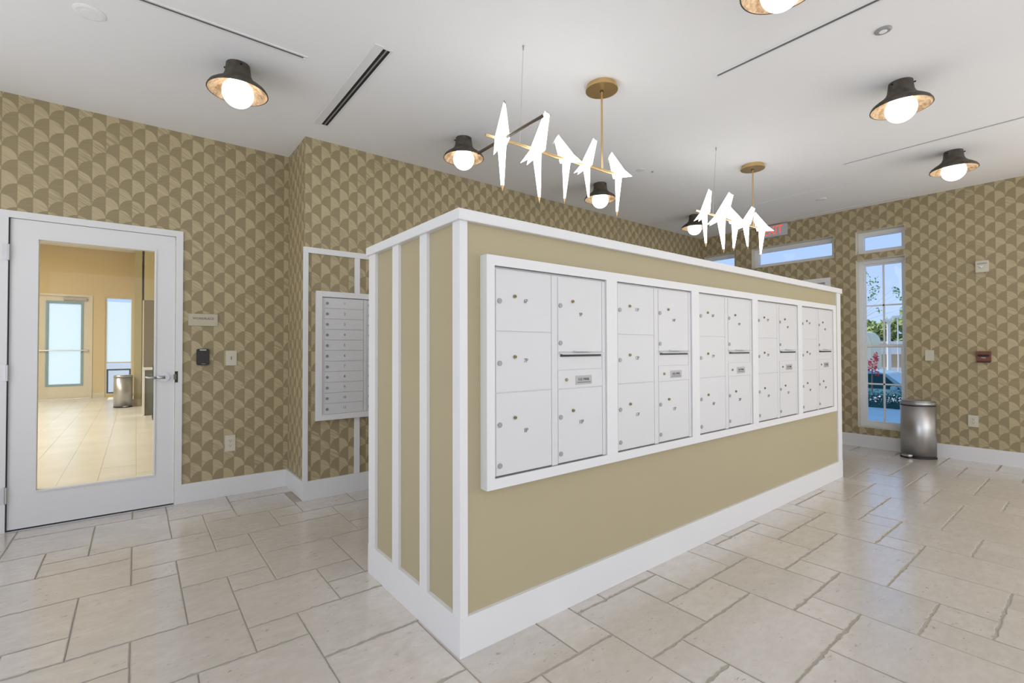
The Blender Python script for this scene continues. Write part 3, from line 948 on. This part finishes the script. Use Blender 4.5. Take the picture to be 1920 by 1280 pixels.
# ------------------------------------------------------------------ bird chandeliers
def bird_meshes():
    H, BK = (0, .088, .205), (0, .135, .150)
    body = MB()
    V = [(0, .080, .208),        # 0 crown
         (0, .118, .172),        # 1 throat
         (.046, .030, .005),     # 2 wing bend right
         (-.046, .030, .005),    # 3 wing bend left
         (0, .066, -.012),       # 4 breast
         (0, -.062, .018),       # 5 back
         (.026, -.118, -.045),   # 6 wing tip right
         (-.026, -.118, -.045),  # 7 wing tip left
         (0, -.022, -.030)]      # 8 belly
    F = [(0, 1, 2), (0, 3, 1), (1, 4, 2), (1, 3, 4), (0, 2, 5), (0, 5, 3), (2, 6, 5), (3, 5, 7), (2, 8, 6), (3, 7, 8), (5, 6, 8), (5, 8, 7), (4, 8, 2), (4, 3, 8)]
    body.poly(V, F)
    TV = [(.030, .012, .0), (-.030, .012, .0), (0, .045, -.005), (0, -.035, -.005), (.010, .026, -.285), (-.010, .026, -.285), (0, .034, -.285), (0, .016, -.285)]
    TF = [(0, 2, 6, 4), (2, 1, 5, 6), (1, 3, 7, 5), (3, 0, 4, 7), (4, 6, 5, 7), (0, 3, 1, 2)]
    body.poly(TV, TF)
    beak = MB().poly([(0, .076, .212), (.009, .094, .190), (-.009, .094, .190), (0, .142, .150), (0, .116, .176)], [(0, 1, 3), (0, 3, 2), (1, 4, 3), (2, 3, 4), (0, 2, 4, 1)])
    tip = MB().poly([(.0102, .026, -.285), (-.0102, .026, -.285), (0, .0345, -.285), (0, .0155, -.285), (0, .027, -.325)], [(0, 2, 4), (2, 1, 4), (1, 3, 4), (3, 0, 4), (0, 3, 1, 2)])
    out = []
    for nm, mb, mat in (('bird', body, 'paper'), ('beak', beak, 'plate'), ('tail_tip', tip, 'brass')):
        me = mb.mesh(nm); me.materials.append(M[mat]); out.append(me)
    return out
BIRD = bird_meshes()
def chandelier(x, y, zb, label, cross):
    t = thing('bird_chandelier', (x, y, CE), label, 'chandelier', 'bird chandeliers over the kiosk')
    dz = zb - CE
    def cup():
        return [(.0005, 0), (.098, 0), (.098, -.022), (.108, -.024), (.108, -.036), (.0005, -.036)]
    me = MB().lathe(cup(), seg=40).mesh('ceiling_cup'); me.materials.append(M['brass'])
    link(bpy.data.objects.new('ceiling_cup', me), t)
    obj('rod', MB().tube((0, 0, -.036), (0, 0, dz), .0065, 12), 'brass', t, local=True)
    obj('rod_collar', MB().tube((0, 0, -.036), (0, 0, -.044), .012, 12), 'bronze', t, local=True)
    pts = [(-.915, .068, dz + .012), (-.68, .040, dz + .006), (-.42, .022, dz - .002), (-.12, .004, dz + .002), (.02, -.004, dz), (.205, -.022, dz)]
    bar = MB()
    rr = [.0075, .0085, .011, .011, .010, .0095]
    for k in range(len(pts) - 1):
        bar.tube(pts[k], pts[k + 1], rr[k], 12, rr[k + 1])
    obj('branch', bar, 'brass', t, local=True)
    if cross: obj('cross_branch', MB().tube((-.815, -.305, dz + .004), (-.815, .285, dz + .004), .009, 10), 'bronze', t, local=True)
    ca = obj('cable', MB().tube((-.69, -.0, -.001), (-.69, .035, dz), .0012, 6), 'lock', t, local=True)
    obj('cable_anchor', MB().tube((-.69, 0, -.0005), (-.69, 0, -.028), .006, 10, .003), 'lock', ca, local=True)
    for px, py, yaw, s in ((-.815, .050, rad(180 - 25), .94), (-.565, .030, rad(180), 1.02), (-.32, .012, rad(8), .86), (-.155, .002, rad(184), .76), (.155, -.018, rad(-8), .88)):
        b = link(bpy.data.objects.new('bird', BIRD[0]), t)
        b.location = (px, py, dz); b.rotation_euler = (0, 0, yaw); b.scale = (s, s, s)
        for nm, me in (('beak', BIRD[1]), ('tail_tip', BIRD[2])):
            link(bpy.data.objects.new(nm, me), b)
    return t
chandelier(2.463, 2.128, 2.452, 'brass branch chandelier of white paper birds over the near end of the kiosk', True)
chandelier(4.715, 2.165, 2.432, 'brass branch chandelier of white paper birds over the far end of the kiosk', False)

# ------------------------------------------------------------------ ceiling diffusers, detectors
def diffuser(axis, c, a0, a1, n, label, slot, fl_=.05, wid=.018):
    """linear air slot: flange with n slots, running along axis at cross position c"""
    mid = (a0 + a1) / 2
    t = thing('air_diffuser', (mid, c, CE) if axis == 'x' else (c, mid, CE), label, 'air vent', 'linear ceiling air slots')
    tot = n * wid + (n - 1) * .008
    def bx(c0, c1, p0, p1, z0, z1):
        return B(p0, p1, c0, c1, z0, z1) if axis == 'x' else B(c0, c1, p0, p1, z0, z1)
    h = CE - .004
    obj('flange', bx(c - tot / 2 - fl_, c - tot / 2, a0 - .02, a1 + .02, h, CE), 'flange', t)
    obj('flange', bx(c + tot / 2, c + tot / 2 + .012, a0 - .02, a1 + .02, h, CE), 'flange', t)
    for k in range(n):
        p = c - tot / 2 + k * (wid + .008)
        obj('slot', bx(p, p + wid, a0, a1, CE - .0012, CE - .0002), slot, t)
        if k: obj('divider', bx(p - .008, p, a0, a1, h, CE), 'lock', t)
diffuser('x', 3.042, -.42, .79, 1, 'linear air slot in the ceiling running towards the lamp near the door', 'slotgrey', .012, .020)
diffuser('y', 1.160, 2.665, 3.861, 2, 'double black air slot in the ceiling between the door and the kiosk', 'dark', .055, .019)
diffuser('y', 2.966, .38, 1.582, 1, 'linear grey air slot in the ceiling at the top of the picture', 'slotgrey', .010, .022)
diffuser('y', 5.37, .402, 1.600, 1, 'linear air slot in the ceiling between the two right-hand lamps', 'slotgrey', .010, .017)
diffuser('y', 6.025, 1.684, 2.903, 1, 'pale linear air slot in the ceiling right of the far chandelier', 'tube', .012, .020)
diffuser('y', 7.11, 1.477, 2.69, 1, 'linear air slot in the ceiling along the right wall above the windows', 'slotgrey', .012, .016)
def disc(name, label, cat, x, y, r, h, mat, ring=None):
    t = thing(name, (x, y, CE), label, cat)
    obj('cover', MB().lathe([(.0005, CE - h), (r * .8, CE - h), (r, CE - h * .5), (r, CE - .0002)], x, y, 28), mat, t, smooth=False)
    if ring:
        obj('aperture', MB().lathe([(.0005, CE - h - .001), (r * .45, CE - h - .001), (r * .5, CE - h + .0005)], x, y, 24), ring, t)
disc('smoke_detector_cover', 'flat white round cover on the ceiling above the door, top left', 'detector', -.205, 3.33, .068, .006, 'ceil', 'ceil')
disc('spot_light', 'small round chrome recessed spotlight in the ceiling at upper right', 'ceiling light', 3.274, .778, .040, .010, 'lock', 'tube')
disc('ceiling_detector', 'flat white round detector on the ceiling near the exit sign', 'detector', 6.426, 2.148, .055, .012, 'white', 'white')
disc('sprinkler_cover', 'small round sprinkler cover on the ceiling behind the middle birds', 'sprinkler', 3.94, 2.91, .045, .005, 'white', 'white')
disc('ceiling_sprinkler', 'tiny round sprinkler on the ceiling right of the near chandelier', 'sprinkler', 4.07, 2.86, .012, .008, 'lock')

# ------------------------------------------------------------------ the workplace room behind the glazed door
WX0, WX1, WY0, WY1, WC = -4.2, .95, YL + T, 16.5, 3.88
fl2 = obj('floor_workplace', B(WX0, WX1, WY0 - T, WY1 + .2, -.2, -.006), 'grout')
tag(fl2, kind='structure')
rg = random.Random(5)
pw, pl = .29, 1.45
x = -2.6; c = 0
while x < WX1 - .02:
    y = WY0 - T - (c % 3) * .5
    while y < WY1:
        ya, yb = max(y, WY0 - T + .003), min(y + pl, WY1)
        if yb - ya > .1:
            obj('floor_plank', B(x + .001, min(x + pw, WX1) - .001, ya + .001, yb - .001, -.0065, 0 - rg.uniform(0, .0008)), 'plank', fl2)
        y += pl
    x += pw; c += 1
tag(obj('ceiling_workplace', B(WX0 - T, WX1 + T, WY0, WY1 + T, WC, WC + .4), 'beige'), kind='structure')
bpy.data.objects['ceiling_workplace'].data.materials[0] = M['ceil']
tag(obj('wall_workplace_side', B(WX0 - T, WX0, WY0, WY1, 0, WC), 'beige'), kind='structure')
tag(obj('wall_workplace_right', B(WX1, WX1 + T, WY0, WY1, 0, WC), 'olive'), kind='structure')
tag(obj('wall_workplace_front', MB().box(WX0, DX0 - .1, WY0 - .001, WY0 + .05, 0, WC).box(DX1, WX1, WY0 - .001, WY0 + .05, 0, WC).box(DX0 - .1, DX1, WY0 - .001, WY0 + .05, DZ, WC), 'beige'), kind='structure')
ED = (-1.935, -.93, 0, 2.63); EW = (-.64, -.07, .06, 2.65)
bw = MB().box(WX0, ED[0], WY1, WY1 + T, 0, WC).box(ED[0], ED[1], WY1, WY1 + T, ED[3], WC).box(ED[1], EW[0], WY1, WY1 + T, 0, WC).box(EW[0], EW[1], WY1, WY1 + T, EW[3], WC).box(EW[0], EW[1], WY1, WY1 + T, 0, EW[2]).box(EW[1], WX1, WY1, WY1 + T, 0, WC)
tag(obj('wall_workplace_far', bw, 'beige'), kind='structure')
tag(obj('baseboard_workplace', MB().box(WX0, ED[0] - .05, WY1 - .015, WY1, 0, .13).box(ED[1] + .05, EW[0], WY1 - .015, WY1, 0, .13), 'doorframe'), kind='structure')
d3 = thing('door_3', (-1.43, WY1, 0), kind='structure')
obj('door_frame', MB().frame('y', ED[0] - .04, ED[1] + .04, 0, ED[3] + .04, .06, WY1 - .02, WY1 + .1, bot=.001), 'doorframe', d3)
l3 = obj('door_leaf', MB().frame('y', ED[0] + .02, ED[1] - .02, .01, ED[3] - .02, .14, WY1 + .01, WY1 + .06, bot=.32, top=.13), 'doorframe', d3)
obj('glazing_bead', MB().frame('y', -1.765, -1.065, .33, 2.49, .05, WY1 + .0, WY1 + .065), 'greyframe', l3)
obj('frosted_pane', B(-1.72, -1.11, WY1 + .03, WY1 + .036, .38, 2.45), 'frost', l3)
obj('push_bar', MB().tube((-1.88, WY1 - .05, 1.235), (-.97, WY1 - .05, 1.235), .016).box(-1.88, -1.85, WY1 - .05, WY1 + .02, 1.22, 1.25).box(-1.0, -.97, WY1 - .05, WY1 + .02, 1.22, 1.25), 'chrome', l3)
obj('door_closer', B(-1.45, -1.0, WY1 - .05, WY1 + .01, 2.52, 2.58), 'lock', d3)
w6 = thing('window_6', (-.355, WY1, 0), kind='structure')
obj('frame', MB().frame('y', EW[0], EW[1], EW[2], EW[3], .035, WY1 + .02, WY1 + .1), 'doorframe', w6)
obj('frosted_pane', B(EW[0] + .03, EW[1] - .03, WY1 + .05, WY1 + .056, .92, EW[3] - .12), 'frost', w6)
obj('upper_pane', B(EW[0] + .03, EW[1] - .03, WY1 + .05, WY1 + .056, EW[3] - .12, EW[3] - .03), 'glass', w6)
obj('lower_pane', B(EW[0] + .03, EW[1] - .03, WY1 + .05, WY1 + .056, EW[2] + .03, .92), 'glass', w6)
obj('rail', B(EW[0] + .03, EW[1] - .03, WY1 + .035, WY1 + .075, .895, .925), 'doorframe', w6)
obj('lower_frame', MB().frame('y', EW[0] + .03, EW[1] - .03, EW[2] + .03, .74, .04, WY1 + .03, WY1 + .08), 'navy', w6)
# wall return and kitchen nook on the right of that room
tag(obj('wall_workplace_return', B(-.03, .10, 13.55, WY1, 0, WC), 'olive'), kind='structure')
tag(obj('wall_workplace_nook', MB().box(.12, WX1, 11.75, 11.85, 2.22, WC), 'olive'), kind='structure')
tag(obj('baseboard_workplace_return', B(-.046, .10, 13.534, 13.55, 0, .15), 'doorframe'), kind='structure')
t = thing('splash_panel', (.5, 11.76, .9), 'grey-brown laminate panel above the white counter in the workplace', 'panel')
obj('board', B(.12, WX1 - .01, 11.76, 11.80, .905, 2.215), 'slab', t)
obj('edge_trim', B(.098, .12, 11.755, 11.80, .905, 2.215), 'doorframe', t)
t = thing('breakfast_counter', (.5, 11.4, 0), 'white framed counter with a grey stone front in the workplace', 'counter')
obj('countertop', B(.098, WX1 - .01, 11.35, 11.75, .865, .905), 'white', t)
obj('side_panel', B(.098, .135, 11.40, 11.75, .001, .865), 'white', t)
obj('stone_front', B(.135, WX1 - .01, 11.43, 11.50, .001, .865), 'greystone', t)
t = thing('bar_stool', (.30, 10.75, 0), 'dark blue stool partly hidden behind the door edge', 'stool')
obj('seat', B(.235, .60, 10.6, 10.95, .70, .74), 'navy', t, bev=.01)
for a, b in ((.25, 10.62), (.58, 10.62), (.25, 10.93), (.58, 10.93)):
    obj('leg', MB().tube((a, b, .001), (a * .9 + .04, b, .70), .014, 8), 'navy', t)
obj('backrest', MB().box(.235, .60, 10.60, 10.63, .74, .98), 'navy', t)
obj('foot_ring', MB().box(.25, .58, 10.61, 10.63, .25, .27).box(.25, .58, 10.92, 10.94, .25, .27), 'navy', t)
make_bin('pedal_bin', 'steel pedal bin in the workplace seen through the glazed door', (-.215, 13.45, 0), rad(90 + 12), .70, 1.05)
# its lamps: one seen, the others unseen and added to light the room
for (lx, ly) in ((-.88, 15.35), (-3.0, 13.2), (-3.0, 10.2), (-3.0, 7.0)):
    t = thing('recessed_downlight', (lx, ly, WC), 'lit round downlight in the workplace ceiling' if ly > 15 else 'lit downlight in the workplace ceiling, hidden by the wall left of the door', 'ceiling light', 'workplace downlights')
    obj('trim_ring', MB().lathe([(.085, WC - .001), (.115, WC - .001), (.118, WC - .006), (.085, WC - .008)], lx, ly, 28, True), 'white', t)
    obj('lit_lens', MB().lathe([(.0005, WC - .004), (.086, WC - .004), (.086, WC - .001)], lx, ly, 28), 'downlight', t)
    if ly > 15: continue
    ld = bpy.data.lights.new('downlight_beam', 'AREA')  # area lamp added at each unseen downlight to brighten this room
    ld.shape = 'DISK'; ld.size = .16; ld.energy = 125; ld.color = (1, .94, .84)
    lo = bpy.data.objects.new('downlight_beam', ld); COL.objects.link(lo)
    lo.location = (lx, ly, WC - .012)

# ------------------------------------------------------------------ outside the far windows
tag(obj('ground_walk', B(XF + T + .04, 13.4, -6, 14, -.5, -.05), 'pave'), kind='structure')
tag(obj('ground_street', B(13.4, 140, -60, 90, -1.4, -.95), 'asphalt'), kind='structure')
tag(obj('ground_yard', B(-20, WX1 + 12, WY1 + .4, 60, -.6, -.10), 'asphalt'), kind='structure')
rg = random.Random(11)
def leaf_cloud(mb, c, rad3, n, size, rg):
    for k in range(n):
        while True:
            d = Vector((rg.uniform(-1, 1), rg.uniform(-1, 1), rg.uniform(-1, 1)))
            if d.length < 1: break
        p = Vector(c) + Vector((d.x * rad3[0], d.y * rad3[1], d.z * rad3[2]))
        a = Vector((rg.gauss(0, 1), rg.gauss(0, 1), rg.gauss(0, 1))).normalized()
        b = a.orthogonal().normalized()
        s = size * rg.uniform(.6, 1.3)
        mb.poly([p - a * s, p + b * s * .5, p + a * s, p - b * s * .5], [(0, 1, 2, 3)])
# hedge along the walk
t = thing('clipped_hedge', (12.9, 3.1, -.05), 'low clipped hedge outside the tall window with white flowers before it', 'hedge')
hb = MB().box(12.65, 13.3, -1.0, 9.0, -.05, .22)
obj('hedge_body', hb, 'hedge', t)
hl = MB()
for k in range(5200):
    side = rg.random()
    y = rg.uniform(-1, 9)
    if side < .5: p = (12.64 + rg.gauss(0, .02), y, rg.uniform(-.05, .24))
    else: p = (rg.uniform(12.62, 13.3), y, .22 + abs(rg.gauss(0, .03)))
    leaf_cloud(hl, p, (.02, .02, .02), 1, .035, rg)
lo_ = obj('hedge_leaves', hl, 'hedge', t); lo_['kind'] = 'stuff'
fl_ = MB()
for k in range(110):
    leaf_cloud(fl_, (12.55 + rg.gauss(0, .05), rg.uniform(2.3, 3.4), .16 + rg.gauss(0, .03)), (.01, .01, .01), 2, .018, rg)
ff = obj('white_flowers', fl_, 'petal', t); ff['kind'] = 'stuff'

# parked car behind the hedge
t = thing('parked_car', (18.6, 4.6, -.95), 'pale blue car with dark windows parked beyond the hedge', 'car')
cy0, cy1 = 2.75, 7.1
body_o = [(cy0, -.70), (cy0, -.30), (cy0 + .15, -.12), (cy0 + 1.0, -.02), (cy1 - .5, -.02), (cy1, -.18), (cy1, -.70)]
obj('body', MB().prism(body_o, 'x', 17.75, 19.45), 'carpaint', t, bev=.03)
cab = [(cy0 + .95, -.04), (cy0 + 1.55, .46), (cy0 + 2.0, .54), (cy1 - 1.2, .53), (cy1 - .25, -.04)]
obj('cabin', MB().prism(cab, 'x', 17.85, 19.35), 'carpaint', t, bev=.02)
for a0, a1, b0, b1 in ((cy0 + 1.2, cy0 + 2.35, cy0 + 1.62, cy0 + 2.35), (cy0 + 2.42, cy1 - .62, cy0 + 2.42, cy1 - 1.2)):
    obj('side_window', MB().prism([(a0, .0), (a1, .0), (b1, .44), (b0, .44)], 'x', 17.835, 17.86), 'carglass', t)
for wy in (cy0 + .85, cy1 - .85):
    wh = obj('wheel', MB().tube((17.72, wy, -.63), (17.95, wy, -.63), .32, 24), 'black', t)
    obj('hubcap', MB().tube((17.71, wy, -.63), (17.74, wy, -.63), .19, 20), 'lock', wh)
obj('door_handle', B(17.73, 17.76, cy0 + 2.2, cy0 + 2.36, -.10, -.07), 'chrome', t)
obj('wing_mirror', B(17.62, 17.78, cy0 + 1.25, cy0 + 1.40, -.02, .10), 'carpaint', t, bev=.02)

# buildings across the street
t = thing('low_building', (58, 10, -.95), 'tan and white single-storey building across the street', 'building')
obj('wall', B(56, 66, 2, 13.9, -.95, .62), 'stucco', t)
obj('side_wing', B(55.95, 66, 13.9, 34, -.95, .62), 'bldwhite', t)
obj('parapet', B(55.9, 66.1, 1.9, 34.1, .62, 1.85), 'bldwhite', t)
obj('base_band', B(55.8, 56, 2, 34, -.95, -.62), 'bldwhite', t)
for y in (3.5, 7.0, 19.0, 25.0):
    wv = obj('window', B(55.88, 55.95, y, y + 2.2, -.3, .5), 'bldwhite', t)
    obj('window_pane', B(55.86, 55.89, y + .15, y + 2.05, -.2, .4), 'carglass', wv)
t = thing('canvas_tent', (36.4, 9.9, -.95), 'pale yellow rounded canopy across the street at left of the window', 'canopy')
obj('canopy', MB().prism([(9.35, -.6), (9.35, 1.5), (9.45, 1.95), (9.7, 2.22), (10.0, 2.3), (12.6, 2.3), (12.6, -.6)], 'x', 36.0, 38.0), 'pale', t, bev=.04)
for y in (9.4, 12.5):
    obj('leg', B(36.05, 36.15, y, y + .1, -.95, -.6), 'bldwhite', t)
for px, py, h, lab in ((43.4, 10.25, 3.2, 'white lamp post seen through the right half of the window'), (46.5, 10.4, 3.6, 'thin pole behind the white lamp post')):
    t = thing('lamp_post', (px, py, -.95), lab, 'lamp post')
    rr = .14 if h < 3.5 else .05
    obj('post', MB().tube((px, py, -.95), (px, py, h), rr, 14, rr * .8), 'bldwhite', t)
    obj('lamp_head', MB().box(px - .3, px + .3, py - .22, py + .30, h - .05, h + .14), 'bldwhite', t, bev=.03)
def tree(loc, h, rc, n, lab, trunk=.18, mat='tree', size=.42):
    t = thing('tree', loc, lab, 'tree', 'trees across the street')
    x, y, z = loc
    obj('trunk', MB().tube((x, y, z), (x, y, z + h * .7), trunk, 8, trunk * .5), 'bark', t)
    mb = MB()
    for k in range(6):
        c = (x + rg.gauss(0, rc * .35), y + rg.gauss(0, rc * .4), z + h - rc * .6 + rg.gauss(0, rc * .25))
        leaf_cloud(mb, c, (rc * .6, rc * .6, rc * .5), n // 6, size, rg)
    o = obj('crown', mb, mat, t)
tree((72, 18.2, -.95), 5.0, 2.4, 1500, 'leafy tree beyond the pale canopy across the street')
tree((78, 17.2, -.95), 4.9, 2.4, 1400, 'tree between the pale canopy and the lamp post')
tree((70, 13.9, -.95), 6.0, 2.4, 1700, 'taller green tree right of the lamp post')
tree((76, 11.6, -.95), 6.2, 2.2, 1500, 'green tree at the right edge of the tall window')
tree((84, 24.5, -.95), 5.2, 2.6, 1300, 'tree behind the left edge of the tall window')
# young tree near the window
t = thing('young_tree', (11.15, 3.25, -.05), 'slender young tree with loose leaf clusters just outside the window', 'tree')
br = MB().tube((11.15, 3.35, -.05), (11.1, 3.22, 1.7), .014, 6, .008)
lv_ = MB()
for px, py, pz, sp_, n in ((10.84, 2.90, 2.62, .06, 16), (10.92, 2.83, 2.50, .11, 22), (11.0, 2.79, 2.33, .10, 26), (10.95, 2.83, 2.20, .09, 18), (11.3, 2.52, 2.30, .08, 20), (11.34, 2.50, 2.20, .06, 10), (11.02, 2.74, 1.97, .05, 9), (11.36, 2.49, 1.98, .05, 8), (11.24, 2.56, 2.38, .04, 6)):
    br.tube((11.1, 3.22, 1.7), (px, py, pz), .0018, 5, .0008)
    leaf_cloud(lv_, (px, py, pz), (sp_, sp_, sp_ * 1.1), n, .030, rg)
obj('branches', br, 'bark', t)
obj('leaves', lv_, 'leafm', t)
t = thing('red_shrub', (14.5, 3.8, -.95), 'red leaved shrub behind the hedge at left of the window', 'shrub')
rs = MB().tube((14.5, 3.8, -.95), (14.55, 3.78, .7), .03, 6, .01)
obj('stem', rs, 'bark', t)
rl = MB()
leaf_cloud(rl, (14.55, 3.83, .80), (.12, .16, .16), 80, .04, rg)
leaf_cloud(rl, (14.6, 3.72, 1.0), (.05, .05, .16), 60, .04, rg)
leaf_cloud(rl, (14.6, 3.70, .66), (.05, .05, .16), 20, .035, rg)
obj('leaves', rl, 'redleaf', t)
